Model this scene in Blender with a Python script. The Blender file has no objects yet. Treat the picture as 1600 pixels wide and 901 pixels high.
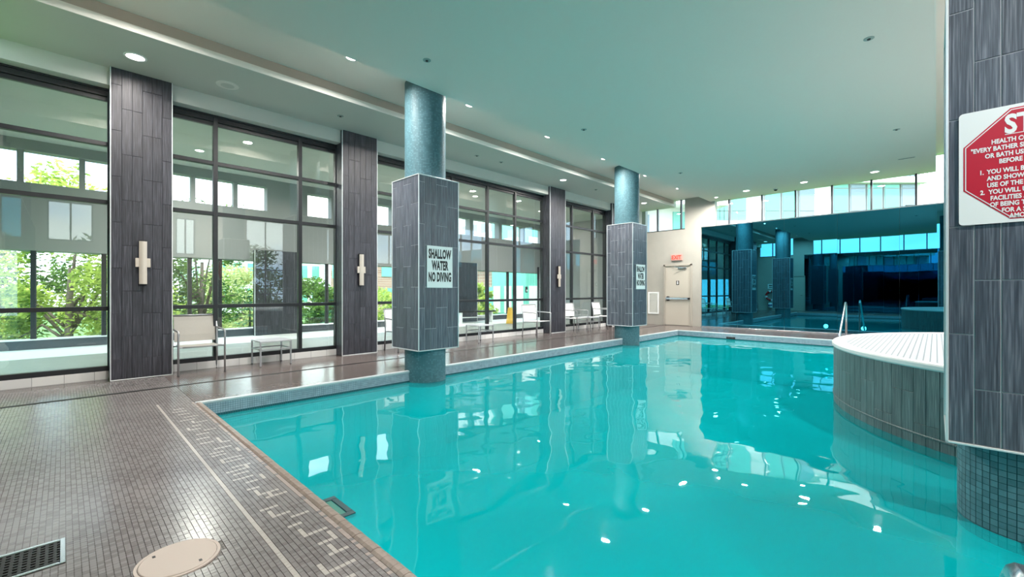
import bpy, bmesh, math, random
from mathutils import Vector, Matrix
random.seed(7)
S = bpy.context.scene
COL = S.collection
PI = math.pi
CX = 'Xx'

# ------------------------------------------------------------------ camera
H = 1.27
cam_d = bpy.data.cameras.new('camera')
cam = bpy.data.objects.new('camera', cam_d); COL.objects.link(cam)
cam.location = (0, 0, H)
cam.rotation_euler = (PI/2, 0, math.radians(44.21))
cam_d.sensor_fit = 'HORIZONTAL'; cam_d.sensor_width = 36.0
cam_d.lens = 680.7/1600*36.0
cam_d.shift_y = (454.8-450.5)/1600.0
cam_d.clip_start = 0.02; cam_d.clip_end = 500
S.camera = cam

# ------------------------------------------------------------------ world
W = bpy.data.worlds.new('overcast_sky'); S.world = W; W.use_nodes = True
wn = W.node_tree; wn.nodes.clear()
wo = wn.nodes.new('ShaderNodeOutputWorld'); wb = wn.nodes.new('ShaderNodeBackground')
wt = wn.nodes.new('ShaderNodeTexCoord'); wz = wn.nodes.new('ShaderNodeTexNoise')
wr = wn.nodes.new('ShaderNodeValToRGB'); wm = wn.nodes.new('ShaderNodeMapping')
wm.inputs['Scale'].default_value = (1, 1, 3.2)
wz.inputs['Scale'].default_value = 2.2; wz.inputs['Detail'].default_value = 5
wr.color_ramp.elements[0].position = .38; wr.color_ramp.elements[0].color = (.50, .70, 1.0, 1)
wr.color_ramp.elements[1].position = .60; wr.color_ramp.elements[1].color = (.94, .97, 1.0, 1)
wn.links.new(wt.outputs['Generated'], wm.inputs[0]); wn.links.new(wm.outputs[0], wz.inputs['Vector'])
wn.links.new(wz.outputs['Fac'], wr.inputs[0]); wn.links.new(wr.outputs[0], wb.inputs[0])
wb.inputs[1].default_value = 2.3
wn.links.new(wb.outputs[0], wo.inputs[0])
sd = bpy.data.lights.new('sun', 'SUN'); sun = bpy.data.objects.new('sun', sd); COL.objects.link(sun)
sd.energy = 3.0; sd.angle = math.radians(6); sd.color = (1, .97, .92)
sun.rotation_euler = Vector((-.42, .30, -1)).to_track_quat('-Z', 'Y').to_euler()
S.view_settings.view_transform = 'Standard'; S.view_settings.look = 'None'
S.view_settings.gamma = 1; S.view_settings.use_curve_mapping = False
S.view_settings.exposure = 1.38
LAMP_W = 60.0
POOL_FILL_W = 6.0
S.cycles.max_bounces = 9; S.cycles.diffuse_bounces = 5; S.cycles.glossy_bounces = 6
S.cycles.transparent_max_bounces = 28; S.cycles.caustics_reflective = False; S.cycles.caustics_refractive = False
S.cycles.sample_clamp_indirect = 6

# ------------------------------------------------------------------ materials
def lin(c):
    c /= 255.0
    return c/12.92 if c <= .04045 else ((c+.055)/1.055)**2.4
def rgb(r, g, b): return (lin(r), lin(g), lin(b), 1)
class Mat:
    def __init__(s, name):
        s.m = bpy.data.materials.new(name); s.m.use_nodes = True
        s.t = s.m.node_tree; s.t.nodes.clear()
        s.out = s.n('ShaderNodeOutputMaterial')
    def n(s, typ, **kw):
        x = s.t.nodes.new(typ)
        for k, v in kw.items(): setattr(x, k, v)
        return x
    def l(s, a, b): s.t.links.new(a, b)
def pbr(name, col, rough=.5, metal=0, noise=0, nscale=8, stretch=(1, 1, 1), col2=None, bump=0, spec=.5, coat=0):
    M = Mat(name); b = M.n('ShaderNodeBsdfPrincipled')
    b.inputs['Roughness'].default_value = rough; b.inputs['Metallic'].default_value = metal
    b.inputs['Specular IOR Level'].default_value = spec; b.inputs['Coat Weight'].default_value = coat
    if noise or col2 or bump:
        tc = M.n('ShaderNodeTexCoord'); mp = M.n('ShaderNodeMapping'); mp.inputs['Scale'].default_value = stretch
        nz = M.n('ShaderNodeTexNoise'); nz.inputs['Scale'].default_value = nscale; nz.inputs['Detail'].default_value = 5
        M.l(tc.outputs['Object'], mp.inputs[0]); M.l(mp.outputs[0], nz.inputs['Vector'])
        r = M.n('ShaderNodeValToRGB')
        c2 = col2 or tuple(min(1, c*(1+noise)) for c in col[:3])+(1,)
        c1 = col if col2 else tuple(c*(1-noise) for c in col[:3])+(1,)
        r.color_ramp.elements[0].position = .35; r.color_ramp.elements[0].color = c1
        r.color_ramp.elements[1].position = .65; r.color_ramp.elements[1].color = c2
        M.l(nz.outputs['Fac'], r.inputs[0]); M.l(r.outputs[0], b.inputs['Base Color'])
        if bump:
            bp = M.n('ShaderNodeBump'); bp.inputs['Strength'].default_value = bump; bp.inputs['Distance'].default_value = .01
            M.l(nz.outputs['Fac'], bp.inputs['Height']); M.l(bp.outputs[0], b.inputs['Normal'])
    else:
        b.inputs['Base Color'].default_value = col
    M.l(b.outputs[0], M.out.inputs[0]); return M.m
def emis(name, col, st):
    M = Mat(name); e = M.n('ShaderNodeEmission'); e.inputs[0].default_value = col; e.inputs[1].default_value = st
    M.l(e.outputs[0], M.out.inputs[0]); return M.m
def fres(M, ior):
    # same reflectance for either side of a face
    f = M.n('ShaderNodeFresnel'); gm = M.n('ShaderNodeNewGeometry'); mr = M.n('ShaderNodeMapRange')
    mr.inputs[3].default_value = ior; mr.inputs[4].default_value = 1/ior
    M.l(gm.outputs['Backfacing'], mr.inputs[0]); M.l(mr.outputs[0], f.inputs[0]); return f
def glass(name, tint=(.93, .97, .95, 1), ior=1.55, rough=0.0):
    M = Mat(name); tr = M.n('ShaderNodeBsdfTransparent'); tr.inputs[0].default_value = tint
    g = M.n('ShaderNodeBsdfGlossy'); g.inputs['Roughness'].default_value = rough; g.inputs[0].default_value = (1, 1, 1, 1)
    f = fres(M, ior); mx = M.n('ShaderNodeMixShader')
    M.l(f.outputs[0], mx.inputs[0]); M.l(tr.outputs[0], mx.inputs[1]); M.l(g.outputs[0], mx.inputs[2])
    M.l(mx.outputs[0], M.out.inputs[0]); return M.m
def grain(name, lo, mid, hi, rough=.32):
    # wood-effect porcelain: long streaks along local Z, shifted per tile
    M = Mat(name); b = M.n('ShaderNodeBsdfPrincipled'); tc = M.n('ShaderNodeTexCoord'); oi = M.n('ShaderNodeObjectInfo')
    ad = M.n('ShaderNodeVectorMath', operation='ADD'); sc = M.n('ShaderNodeVectorMath', operation='SCALE'); cb = M.n('ShaderNodeCombineXYZ')
    for i in range(3): M.l(oi.outputs['Random'], cb.inputs[i])
    M.l(cb.outputs[0], sc.inputs[0]); sc.inputs['Scale'].default_value = 37.0
    M.l(tc.outputs['Object'], ad.inputs[0]); M.l(sc.outputs[0], ad.inputs[1])
    mp = M.n('ShaderNodeMapping'); mp.inputs['Scale'].default_value = (120, 120, 3.5); M.l(ad.outputs[0], mp.inputs[0])
    nz = M.n('ShaderNodeTexNoise'); nz.inputs['Scale'].default_value = 1.0; nz.inputs['Detail'].default_value = 4; M.l(mp.outputs[0], nz.inputs['Vector'])
    r = M.n('ShaderNodeValToRGB'); e = r.color_ramp.elements
    e[0].position = .3; e[0].color = lo; e[1].position = .75; e[1].color = hi
    k = r.color_ramp.elements.new(.52); k.color = mid
    M.l(nz.outputs['Fac'], r.inputs[0])
    hs = M.n('ShaderNodeHueSaturation'); mr = M.n('ShaderNodeMapRange'); mr.inputs[3].default_value = .86; mr.inputs[4].default_value = 1.16
    M.l(oi.outputs['Random'], mr.inputs[0]); M.l(mr.outputs[0], hs.inputs['Value']); M.l(r.outputs[0], hs.inputs['Color'])
    M.l(hs.outputs[0], b.inputs['Base Color']); b.inputs['Roughness'].default_value = rough
    bp = M.n('ShaderNodeBump'); bp.inputs['Strength'].default_value = .15; bp.inputs['Distance'].default_value = .002
    M.l(nz.outputs['Fac'], bp.inputs['Height']); M.l(bp.outputs[0], b.inputs['Normal'])
    M.l(b.outputs[0], M.out.inputs[0]); return M.m
def mosaic(name, a, b_, grout, size, rough=.3, groutw=.05, ratio=1.0, axis='XY', var=.5):
    M = Mat(name); b = M.n('ShaderNodeBsdfPrincipled'); tc = M.n('ShaderNodeTexCoord'); br = M.n('ShaderNodeTexBrick')
    br.offset = 0; br.squash = 1
    br.inputs['Scale'].default_value = 1; br.inputs['Mortar Size'].default_value = size*groutw
    br.inputs['Brick Width'].default_value = size*ratio; br.inputs['Row Height'].default_value = size
    br.inputs['Color1'].default_value = a; br.inputs['Color2'].default_value = b_; br.inputs['Mortar'].default_value = grout
    br.inputs['Mortar Smooth'].default_value = .2
    mp = M.n('ShaderNodeMapping')
    if axis == 'XZ': mp.inputs['Rotation'].default_value = (-PI/2, 0, 0)
    if axis == 'YZ': mp.inputs['Rotation'].default_value = (0, PI/2, 0)
    M.l(tc.outputs['Object'], mp.inputs[0]); M.l(mp.outputs[0], br.inputs[0])
    nz = M.n('ShaderNodeTexNoise'); nz.inputs['Scale'].default_value = .9; M.l(tc.outputs['Object'], nz.inputs['Vector'])
    mr = M.n('ShaderNodeMapRange'); mr.inputs[3].default_value = 1-.25*var; mr.inputs[4].default_value = 1+.25*var
    M.l(nz.outputs['Fac'], mr.inputs[0])
    hs = M.n('ShaderNodeHueSaturation'); M.l(mr.outputs[0], hs.inputs['Value']); M.l(br.outputs['Color'], hs.inputs['Color'])
    M.l(hs.outputs[0], b.inputs['Base Color']); b.inputs['Roughness'].default_value = rough
    bp = M.n('ShaderNodeBump'); bp.inputs['Strength'].default_value = .35; bp.inputs['Distance'].default_value = .003; bp.invert = True
    M.l(br.outputs['Fac'], bp.inputs['Height']); M.l(bp.outputs[0], b.inputs['Normal'])
    M.l(b.outputs[0], M.out.inputs[0]); return M.m

m_tile = grain('dark_wood_tile', rgb(36, 36, 43), rgb(55, 55, 63), rgb(88, 89, 98), .42)
m_tile_b = grain('grey_blue_wood_tile', rgb(58, 62, 72), rgb(84, 89, 100), rgb(126, 130, 140), .38)
m_tile_g = grain('grey_green_wood_tile', rgb(62, 78, 80), rgb(84, 102, 104), rgb(120, 138, 138), .4)
m_grout = pbr('light_grout', rgb(176, 178, 184), .8)
m_groutd = pbr('dark_grout', rgb(58, 58, 64), .8)
m_trim = pbr('satin_aluminium_trim', rgb(225, 228, 230), .35, .3)
m_steel = pbr('stainless_steel', rgb(215, 218, 222), .22, 1)
m_frame = pbr('black_window_frame', rgb(34, 36, 40), .4)
m_glass = glass('clear_glass')
m_glass_g = glass('green_tinted_glass', (.72, .92, .86, 1), 1.5)
m_ceil = pbr('pale_green_ceiling_paint', rgb(226, 218, 210), .75)
m_ceil_s = pbr('soffit_paint', rgb(200, 202, 196), .75)
m_ceil_w = pbr('white_cove_paint', rgb(226, 224, 218), .7)
m_ceil_t = pbr('taupe_cove_paint', rgb(176, 164, 156), .8)
m_wall = pbr('light_grey_wall_paint', rgb(168, 165, 157), .7, noise=.03, nscale=3)
m_curb = mosaic('white_curb_tile', rgb(232, 232, 230), rgb(222, 222, 222), rgb(170, 170, 170), .30, .35, .012, 1.6, 'YZ', .1)
m_door = pbr('cream_door_paint', rgb(188, 181, 169), .5)
m_dframe = pbr('grey_beige_door_frame', rgb(166, 160, 150), .5)
m_black = pbr('matt_black', rgb(22, 22, 24), .5)
m_dark = pbr('dark_bronze', rgb(52, 50, 50), .35, .6)
m_white = pbr('white_enamel', rgb(240, 242, 242), .3)
m_red = pbr('stop_sign_red', rgb(196, 22, 48), .35)
m_rubber = pbr('grey_rubber', rgb(60, 60, 62), .8)
m_alu = pbr('silver_tube', rgb(176, 178, 182), .35, .55)
m_sling = pbr('beige_mesh_sling', rgb(178, 175, 168), .8, noise=.10, nscale=260)
m_slingw = pbr('white_mesh_sling', rgb(236, 236, 234), .8, noise=.05, nscale=260)
m_table = pbr('grey_table_top', rgb(190, 194, 200), .3)
m_floor = mosaic('deck_mosaic', rgb(112, 102, 100), rgb(100, 92, 90), rgb(72, 66, 64), .025, .16, .10, 1, 'XY', .35)
m_fl = [pbr('deck_tile_grey', rgb(136, 131, 131), .22, noise=.08, nscale=1.7), pbr('deck_tile_taupe', rgb(124, 118, 118), .22, noise=.08, nscale=1.7),
        pbr('deck_tile_beige', rgb(184, 177, 172), .26, noise=.05, nscale=3), pbr('deck_tile_pink_beige', rgb(170, 156, 150), .26),
        pbr('deck_tile_brown', rgb(122, 112, 109), .18, noise=.06, nscale=1.7), pbr('deck_tile_brown_dark', rgb(112, 102, 100), .18)]
m_floorgrout = pbr('deck_grout', rgb(70, 66, 66), .8)
m_cop = pbr('coping_taupe', rgb(148, 132, 122), .35, noise=.12, nscale=30)
m_copw = pbr('pale_grey_coping', rgb(196, 202, 206), .3)
m_wl = [pbr('waterline_tile_blue_grey', rgb(166, 178, 190), .25, noise=.12, nscale=14), pbr('waterline_tile_teal', rgb(36, 92, 100), .25)]
m_wgr = pbr('waterline_grout_grey', rgb(84, 100, 112), .7)
m_colm = [pbr('column_mosaic_teal', rgb(84, 120, 130), .5, noise=.10, nscale=9, spec=.3), pbr('column_mosaic_teal_light', rgb(94, 132, 142), .5, spec=.3)]
m_colg = pbr('column_grout', rgb(48, 88, 96), .7)
m_basin = pbr('pool_plaster_aqua', rgb(0, 200, 206), .6, noise=.03, nscale=1.2)
m_tubtop = mosaic('white_tub_mosaic', rgb(196, 200, 204), rgb(186, 191, 196), rgb(130, 136, 142), .05, .4, .12, 1, 'XY', .1)
m_tubrim = pbr('white_tub_rim', rgb(222, 224, 224), .4)
m_hatch = pbr('cream_plastic_lid', rgb(200, 184, 174), .5)
m_drain = pbr('dark_channel', rgb(24, 22, 24), .6)
m_scw = pbr('beige_sconce_metal', rgb(206, 196, 184), .35, .3)
m_scs = emis('sconce_diffuser', (1, .93, .84, 1), .55)
m_lamp = emis('downlight_lens', (1, .93, .88, 1), 5.0)
m_lampoff = pbr('downlight_dim', rgb(205, 212, 208), .4)
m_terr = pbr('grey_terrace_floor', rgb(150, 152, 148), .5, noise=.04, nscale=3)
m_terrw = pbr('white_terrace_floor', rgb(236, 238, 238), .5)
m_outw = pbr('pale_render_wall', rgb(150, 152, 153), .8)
m_yellow = pbr('yellow_plastic', rgb(232, 184, 60), .5)
m_brick = mosaic('distant_brick', rgb(150, 112, 98), rgb(176, 138, 122), rgb(190, 176, 166), .25, .9, .08, 2.5, 'XZ', .3)
m_bwhite = pbr('building_white', rgb(222, 220, 216), .8)
m_bglass = pbr('building_teal_glass', rgb(112, 182, 168), .25)
m_bglass2 = pbr('building_grey_glass', rgb(132, 148, 162), .25)
m_grass = pbr('lawn', rgb(84, 120, 56), .9, noise=.3, nscale=.8)
m_bark = pbr('bark', rgb(92, 80, 70), .9, noise=.3, nscale=14)
def leafmat(n, a, b):
    M = Mat(n); d = M.n('ShaderNodeBsdfDiffuse'); t = M.n('ShaderNodeBsdfTranslucent'); mx = M.n('ShaderNodeMixShader')
    tc = M.n('ShaderNodeTexCoord'); nz = M.n('ShaderNodeTexNoise'); nz.inputs['Scale'].default_value = 3.1; nz.inputs['Detail'].default_value = 6
    r = M.n('ShaderNodeValToRGB'); r.color_ramp.elements[0].position = .36; r.color_ramp.elements[0].color = a
    r.color_ramp.elements[1].position = .64; r.color_ramp.elements[1].color = b
    M.l(tc.outputs['Object'], nz.inputs['Vector']); M.l(nz.outputs['Fac'], r.inputs[0])
    M.l(r.outputs[0], d.inputs[0]); M.l(r.outputs[0], t.inputs[0]); mx.inputs[0].default_value = .45
    M.l(d.outputs[0], mx.inputs[1]); M.l(t.outputs[0], mx.inputs[2]); M.l(mx.outputs[0], M.out.inputs[0]); return M.m
m_leaf = [leafmat('leaf_fresh', rgb(112, 142, 56), rgb(212, 220, 120)), leafmat('leaf_dark', rgb(46, 78, 40), rgb(128, 160, 76)),
          leafmat('leaf_pale', rgb(150, 164, 96), rgb(220, 218, 160)), leafmat('needle_blue', rgb(40, 92, 66), rgb(134, 190, 150))]
# tinted mirror
M = Mat('blue_tinted_mirror'); g = M.n('ShaderNodeBsdfGlossy'); g.inputs[0].default_value = (.04, .235, .33, 1); g.inputs['Roughness'].default_value = 0.0
M.l(g.outputs[0], M.out.inputs[0]); m_mirror = M.m
# water
M = Mat('pool_water'); tr = M.n('ShaderNodeBsdfTransparent'); tr.inputs[0].default_value = (.30, .95, .96, 1)
g = M.n('ShaderNodeBsdfGlossy'); g.inputs[0].default_value = (1, 1, 1, 1); g.inputs['Roughness'].default_value = 0.012
f = fres(M, 1.33); mx = M.n('ShaderNodeMixShader'); my = M.n('ShaderNodeMixShader'); df = M.n('ShaderNodeBsdfDiffuse'); df.inputs[0].default_value = (0, .33, .36, 1); my.inputs[0].default_value = .60
tc = M.n('ShaderNodeTexCoord'); nz = M.n('ShaderNodeTexNoise'); nz.inputs['Scale'].default_value = 2.0; nz.inputs['Detail'].default_value = 1.5; nz.inputs['Roughness'].default_value = .35
bp = M.n('ShaderNodeBump'); bp.inputs['Strength'].default_value = .20; bp.inputs['Distance'].default_value = .05
M.l(tc.outputs['Object'], nz.inputs['Vector']); M.l(nz.outputs['Fac'], bp.inputs['Height'])
M.l(bp.outputs[0], g.inputs['Normal']); M.l(bp.outputs[0], f.inputs['Normal'])
M.l(tr.outputs[0], my.inputs[1]); M.l(df.outputs[0], my.inputs[2])
M.l(f.outputs[0], mx.inputs[0]); M.l(my.outputs[0], mx.inputs[1]); M.l(g.outputs[0], mx.inputs[2]); M.l(mx.outputs[0], M.out.inputs[0]); m_water = M.m

# ------------------------------------------------------------------ mesh helpers
class MB:
    """collects geometry, build() links it as ONE mesh object"""
    def __init__(s): s.v = []; s.f = []; s.mi = []
    def poly(s, pts, faces, mi=0):
        o = len(s.v); s.v += [tuple(p) for p in pts]; s.f += [tuple(o+i for i in q) for q in faces]; s.mi += [mi]*len(faces); return s
    def box(s, a, b, mi=0, bottom=True):
        x0, y0, z0 = a; x1, y1, z1 = b
        p = [(x0,y0,z0),(x1,y0,z0),(x1,y1,z0),(x0,y1,z0),(x0,y0,z1),(x1,y0,z1),(x1,y1,z1),(x0,y1,z1)]
        q = [(4,5,6,7),(0,1,5,4),(1,2,6,5),(2,3,7,6),(3,0,4,7)]
        if bottom: q.append((3,2,1,0))
        return s.poly(p, q, mi)
    def bev(s, a, b, e=.004, mi=0):
        # box with chamfered edges (24 verts -> 3 rings)
        bm = bmesh.new(); bmesh.ops.create_cube(bm, size=1)
        c = [(a[i]+b[i])/2 for i in range(3)]; d = [abs(b[i]-a[i]) for i in range(3)]
        for v in bm.verts: v.co = Vector([c[i]+v.co[i]*d[i] for i in range(3)])
        bmesh.ops.bevel(bm, geom=bm.edges[:], offset=min(e, min(d)*.45), segments=1, affect='EDGES')
        bm.verts.index_update(); s.poly([v.co[:] for v in bm.verts], [[v.index for v in f.verts] for f in bm.faces], mi); bm.free(); return s
    def tube(s, pts, r, n=8, mi=0, cap=True):
        pts = [Vector(p) for p in pts]; rings = []; up = None
        for i, p in enumerate(pts):
            t = ((pts[min(i+1, len(pts)-1)]-pts[max(i-1, 0)])).normalized()
            if up is None: up = t.orthogonal().normalized()
            up = (up - t*up.dot(t)).normalized(); w = t.cross(up)
            rr = r[i] if isinstance(r, (list, tuple)) else r
            rings.append([p+(up*math.cos(2*PI*k/n)+w*math.sin(2*PI*k/n))*rr for k in range(n)])
        P = [q for g in rings for q in g]; Fc = []
        for i in range(len(rings)-1):
            for k in range(n): Fc.append((i*n+k, i*n+(k+1) % n, (i+1)*n+(k+1) % n, (i+1)*n+k))
        if cap: Fc += [tuple(reversed(range(n))), tuple((len(rings)-1)*n+k for k in range(n))]
        return s.poly(P, Fc, mi)
    def lathe(s, prof, c=(0, 0, 0), n=32, mi=0, close=True):
        P = []; Fc = []
        for r, z in prof:
            for k in range(n): P.append((c[0]+r*math.cos(2*PI*k/n), c[1]+r*math.sin(2*PI*k/n), c[2]+z))
        for i in range(len(prof)-1):
            for k in range(n): Fc.append((i*n+k, i*n+(k+1) % n, (i+1)*n+(k+1) % n, (i+1)*n+k))
        if close: Fc += [tuple(reversed(range(n))), tuple((len(prof)-1)*n+k for k in range(n))]
        return s.poly(P, Fc, mi)
    def mesh(s, name, mats):
        me = bpy.data.meshes.new(name); me.from_pydata(s.v, [], s.f)
        for m in (mats if isinstance(mats, (list, tuple)) else [mats]): me.materials.append(m)
        if any(s.mi): me.polygons.foreach_set('material_index', s.mi)
        me.update(); return me
    def build(s, name, mats, parent=None, loc=None, rz=0, smooth=False, kind=None, label=None):
        me = s.mesh(name, mats)
        if smooth: me.polygons.foreach_set('use_smooth', [True]*len(me.polygons))
        return obj(name, me, parent, loc, rz, kind, label)
def obj(name, me, parent=None, loc=None, rz=0, kind=None, label=None):
    o = bpy.data.objects.new(name, me); COL.objects.link(o)
    if parent: o.parent = parent
    if loc: o.location = loc
    if rz: o.rotation_euler = (0, 0, rz)
    if kind: o['kind'] = kind
    if label: o['label'] = label
    return o
def thing(name, label, cat, loc=(0, 0, 0), rz=0, group=None):
    o = bpy.data.objects.new(name, None); COL.objects.link(o); o.empty_display_size = .1
    o.location = loc; o.rotation_euler = (0, 0, rz); o['label'] = label; o['category'] = cat
    if group: o['group'] = group
    return o
def tag(o, label, cat, group=None):
    o['label'] = label; o['category'] = cat
    if group: o['group'] = group
    return o
def struct(name, mb, mats, label, cat='building', parent=None):
    o = mb.build(name, mats, parent); o['kind'] = 'structure'; o['label'] = label; o['category'] = cat; return o
def sbox(name, a, b, m, label, cat): return struct(name, MB().box(a, b), m, label, cat)
def copy_tree(o, parent=None):
    c = o.copy(); COL.objects.link(c)
    if parent: c.parent = parent
    for ch in list(o.children): copy_tree(ch, c)
    return c
_tm = {}
def tilemesh(w, h, d, m):
    """tile centred on origin, width along local X, height Z, front face at -Y"""
    k = (round(w, 3), round(h, 3), d, m.name)
    if k not in _tm:
        e = .0015; mb = MB()
        x, z = w/2, h/2
        P = [(-x, d, -z), (x, d, -z), (x, d, z), (-x, d, z), (-x, e, -z), (x, e, -z), (x, e, z), (-x, e, z),
             (-x+e, 0, -z+e), (x-e, 0, -z+e), (x-e, 0, z-e), (-x+e, 0, z-e)]
        Fc = [(8, 9, 10, 11), (4, 5, 9, 8), (5, 6, 10, 9), (6, 7, 11, 10), (7, 4, 8, 11), (0, 1, 5, 4), (1, 2, 6, 5), (2, 3, 7, 6), (3, 0, 4, 7)]
        mb.poly(P, Fc); _tm[k] = mb.mesh('tile', m)
    return _tm[k]
def tile_face(parent, ox, oy, rz, width, z0, z1, m, tw=.1096, th=.65, top=2.94, gap=.004, d=.005):
    """lay tiles on a vertical face: (ox, oy) is the left end seen from outside, rz turns local -Y outward"""
    n = max(1, round(width/tw)); w = width/n; c, s_ = math.cos(rz), math.sin(rz)
    for i in range(n):
        ph = ((i+1)//2) % 2
        joints = [z0]; z = top-ph*.325
        zs = []
        while z > z0+.03:
            if z < z1-.03: zs.append(z)
            z -= th
        joints += sorted(zs)+[z1]
        for a, b in zip(joints, joints[1:]):
            lx = (i+.5)*w
            obj('tile', tilemesh(w-gap, b-a-gap, d, m), parent, (ox+c*lx+s_*d, oy+s_*lx-c*d, (a+b)/2), rz)
def text_mesh(name, s, size, m, parent, loc, rz, extrude=.0008, bold=0.0, sx=1.0, align='CENTER', lsp=1.0):
    cu = bpy.data.curves.new(name, 'FONT'); cu.body = s; cu.size = size; cu.extrude = extrude; cu.offset = bold
    cu.align_x = align; cu.align_y = 'CENTER'; cu.space_character = lsp; cu.resolution_u = 3
    t = bpy.data.objects.new(name, cu); COL.objects.link(t)
    bpy.context.view_layer.update()
    me = bpy.data.meshes.new_from_object(t.evaluated_get(bpy.context.evaluated_depsgraph_get()))
    COL.objects.unlink(t); bpy.data.objects.remove(t)
    R_ = Matrix.Rotation(PI/2, 4, 'X') @ Matrix.Diagonal((sx, 1, 1, 1)); me.transform(R_)
    me.materials.clear(); me.materials.append(m)
    return obj(name, me, parent, loc, rz)

# ------------------------------------------------------------------ dimensions
XW = -8.63      # window plane
XF = -8.32      # pilaster faces
XP = -6.02      # pool left edge
YN, YFP = 1.10, 13.95   # pool near / far edge
XR = .434       # pool right edge
YF = 15.9       # far wall
YB = -.75       # wall behind the camera
XRW = 6.5
ZS = 4.435; ZA = 4.66; ZB = 4.43; ZC = 4.90
ZT = 3.57       # top of mirror / foot of clerestory
ZW = -.18
XB = -5.70; XSO = -7.03

# ------------------------------------------------------------------ deck
fl = thing('floor', 'brown-grey mosaic tiled pool deck', 'floor'); fl['kind'] = 'structure'
mb = MB()
for a, b in (((XW-.1, YB, -.25), (XRW, YN-.06, -.004)), ((XW-.1, YN-.06, -.25), (XP-.04, YF, 0)), ((XP-.04, YFP+.05, -.25), (XRW, YF, 0)), ((XR+.05, YN-.06, -.25), (XRW, YFP+.05, 0))):
    mb.box(a, b)
mb.build('deck_surface', m_floor, fl)
# near deck: every 25 mm tile is real geometry (too small to pick apart singly)
P = .0252; g = .0028
mb = MB(); ny = int((YN-.062-YB)/P); nx = int((8.28-.9)/P)
rows = {}
patt = random.Random(5)
dashes = set(); i = 0
while i < nx:
    i += patt.choice((3, 4, 5, 6)); j0 = patt.choice((2, 3, 5, 6)); L = patt.choice((3, 4, 5))
    for j in range(j0, min(j0+L, 10)): dashes.add((i, j))
    if patt.random() < .45:
        jj = patt.randint(2, 9)
        for k in range(4): dashes.add((i+k, jj))
for j in range(ny):
    y1 = YN-.062-j*P; y0 = y1-P+g
    for i in range(nx):
        x0 = -.9-(i+1)*P; x1 = x0+P-g*.45
        if (abs(x0+2.58) < .185 and abs(y0-.38) < .185) and (x0+2.58)**2+(y0-.38)**2 < .165**2: continue
        if x0 > -3.24 and x0 < -2.92 and y0 < .0 : continue
        if x0 > -8.3 and abs(x0+7.30) < .03: continue
        if j == 0 and x0 > -6.1: mi = 3 if patt.random() < .7 else 0
        elif j == 12: mi = 2
        elif (i, j) in dashes and x0 > -5.9: mi = 2
        else: mi = 0 if patt.random() < .62 else 1
        if x0 < -6.25 and j in (12,): mi = 0
        zt = patt.uniform(-.0006, .0004)
        mb.box((x0, y0, -.004), (x1, y1, zt), mi, bottom=False)
for j in range(int((4.2-YN+.06)/P)):
    y0 = YN-.058+j*P; y1 = y0+P-g
    for i in range(int((8.28-6.085)/P)):
        x0 = -6.085-(i+1)*P
        if abs(x0+7.30) < .06 or (y0 > 3.7 and x0 > -6.5): continue
        mb.box((x0, y0, -.001), (x0+P-g*.45, y1, patt.uniform(.0015, .0026)), 4 if patt.random() < .5 else 5, bottom=False)
o = mb.build('deck_tile', m_fl, fl, kind='stuff')
# dark channel along the windows
mb = MB(); mb.box((-7.335, YB+.02, -.003), (-7.265, YF-.02, .0015)); mb.build('channel_strip', m_drain, fl)
# near coping: bullnose pieces
mb = MB(); x = XP
prof = [(YN-.060, -.02), (YN-.060, .000), (YN-.045, .008), (YN-.020, .008), (YN-.004, .000), (YN+.004, -.014), (YN, -.03)]
while x < 5.2:
    x2 = x+.046; dz = random.uniform(-.0012, .0012)
    p = [(x+.001, y, z+dz) for y, z in prof]+[(x2-.001, y, z+dz) for y, z in prof]; n = len(prof)
    mb.poly(p, [(k, k+1, n+k+1, n+k) for k in range(n-1)]+[tuple(range(n)), tuple(reversed(range(n, 2*n)))])
    x = x2
mb.build('coping_tile', m_cop, fl, kind='stuff')
mb = MB(); mb.box((XP, YN-.05, -.06), (5.2, YN-.004, -.006)); mb.build('coping_bed', m_floorgrout, fl)
# coping on the other sides
mb = MB()
mb.bev((XP-.06, YN-.06, -.03), (XP+.006, YFP+.06, .006), .008); mb.bev((XP-.06, YFP-.006, -.03), (XR+.06, YFP+.06, .0065), .008); mb.bev((XR-.006, YN, -.03), (XR+.06, YFP, .006), .008)
mb.build('edge_coping', m_copw, fl)
# pool basin and waterline mosaic
pb = thing('pool_basin', 'aqua plastered swimming pool basin with mosaic waterline', 'pool'); pb['kind'] = 'structure'
ZP = -1.35
mb = MB()
mb.poly([(XP, YN, ZP), (XR, YN, ZP), (XR, YFP, ZP), (XP, YFP, ZP), (XP, YN, -.03), (XR, YN, -.03), (XR, YFP, -.03), (XP, YFP, -.03)],
        [(0, 1, 2, 3), (0, 4, 5, 1), (1, 5, 6, 2), (2, 6, 7, 3), (3, 7, 4, 0)])
mb.build('plaster_lining', m_basin, pb)
mb = MB(); t = .0255
def band(ax, fixed, sgn, a0, a1):
    n = int((a1-a0)/t)
    for i in range(n):
        a = a0+i*t
        for j in range(8):
            z1 = -.028-j*t; z0 = z1-t+.003; mi = 0 if j < 5 else 1
            if ax == 'x':
                q = [(fixed+sgn*.003, a+.0015, z0), (fixed+sgn*.003, a+t-.0015, z0), (fixed+sgn*.003, a+t-.0015, z1), (fixed+sgn*.003, a+.0015, z1)]
            else:
                q = [(a+.0015, fixed+sgn*.003, z0), (a+t-.0015, fixed+sgn*.003, z0), (a+t-.0015, fixed+sgn*.003, z1), (a+.0015, fixed+sgn*.003, z1)]
            mb.poly(q, [(0, 1, 2, 3)], mi)
band('x', XP, 1, YN, YFP); band('y', YFP, -1, XP, XR); band('x', XR, -1, YN, YFP); band('y', YN, 1, XP, XR)
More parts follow.
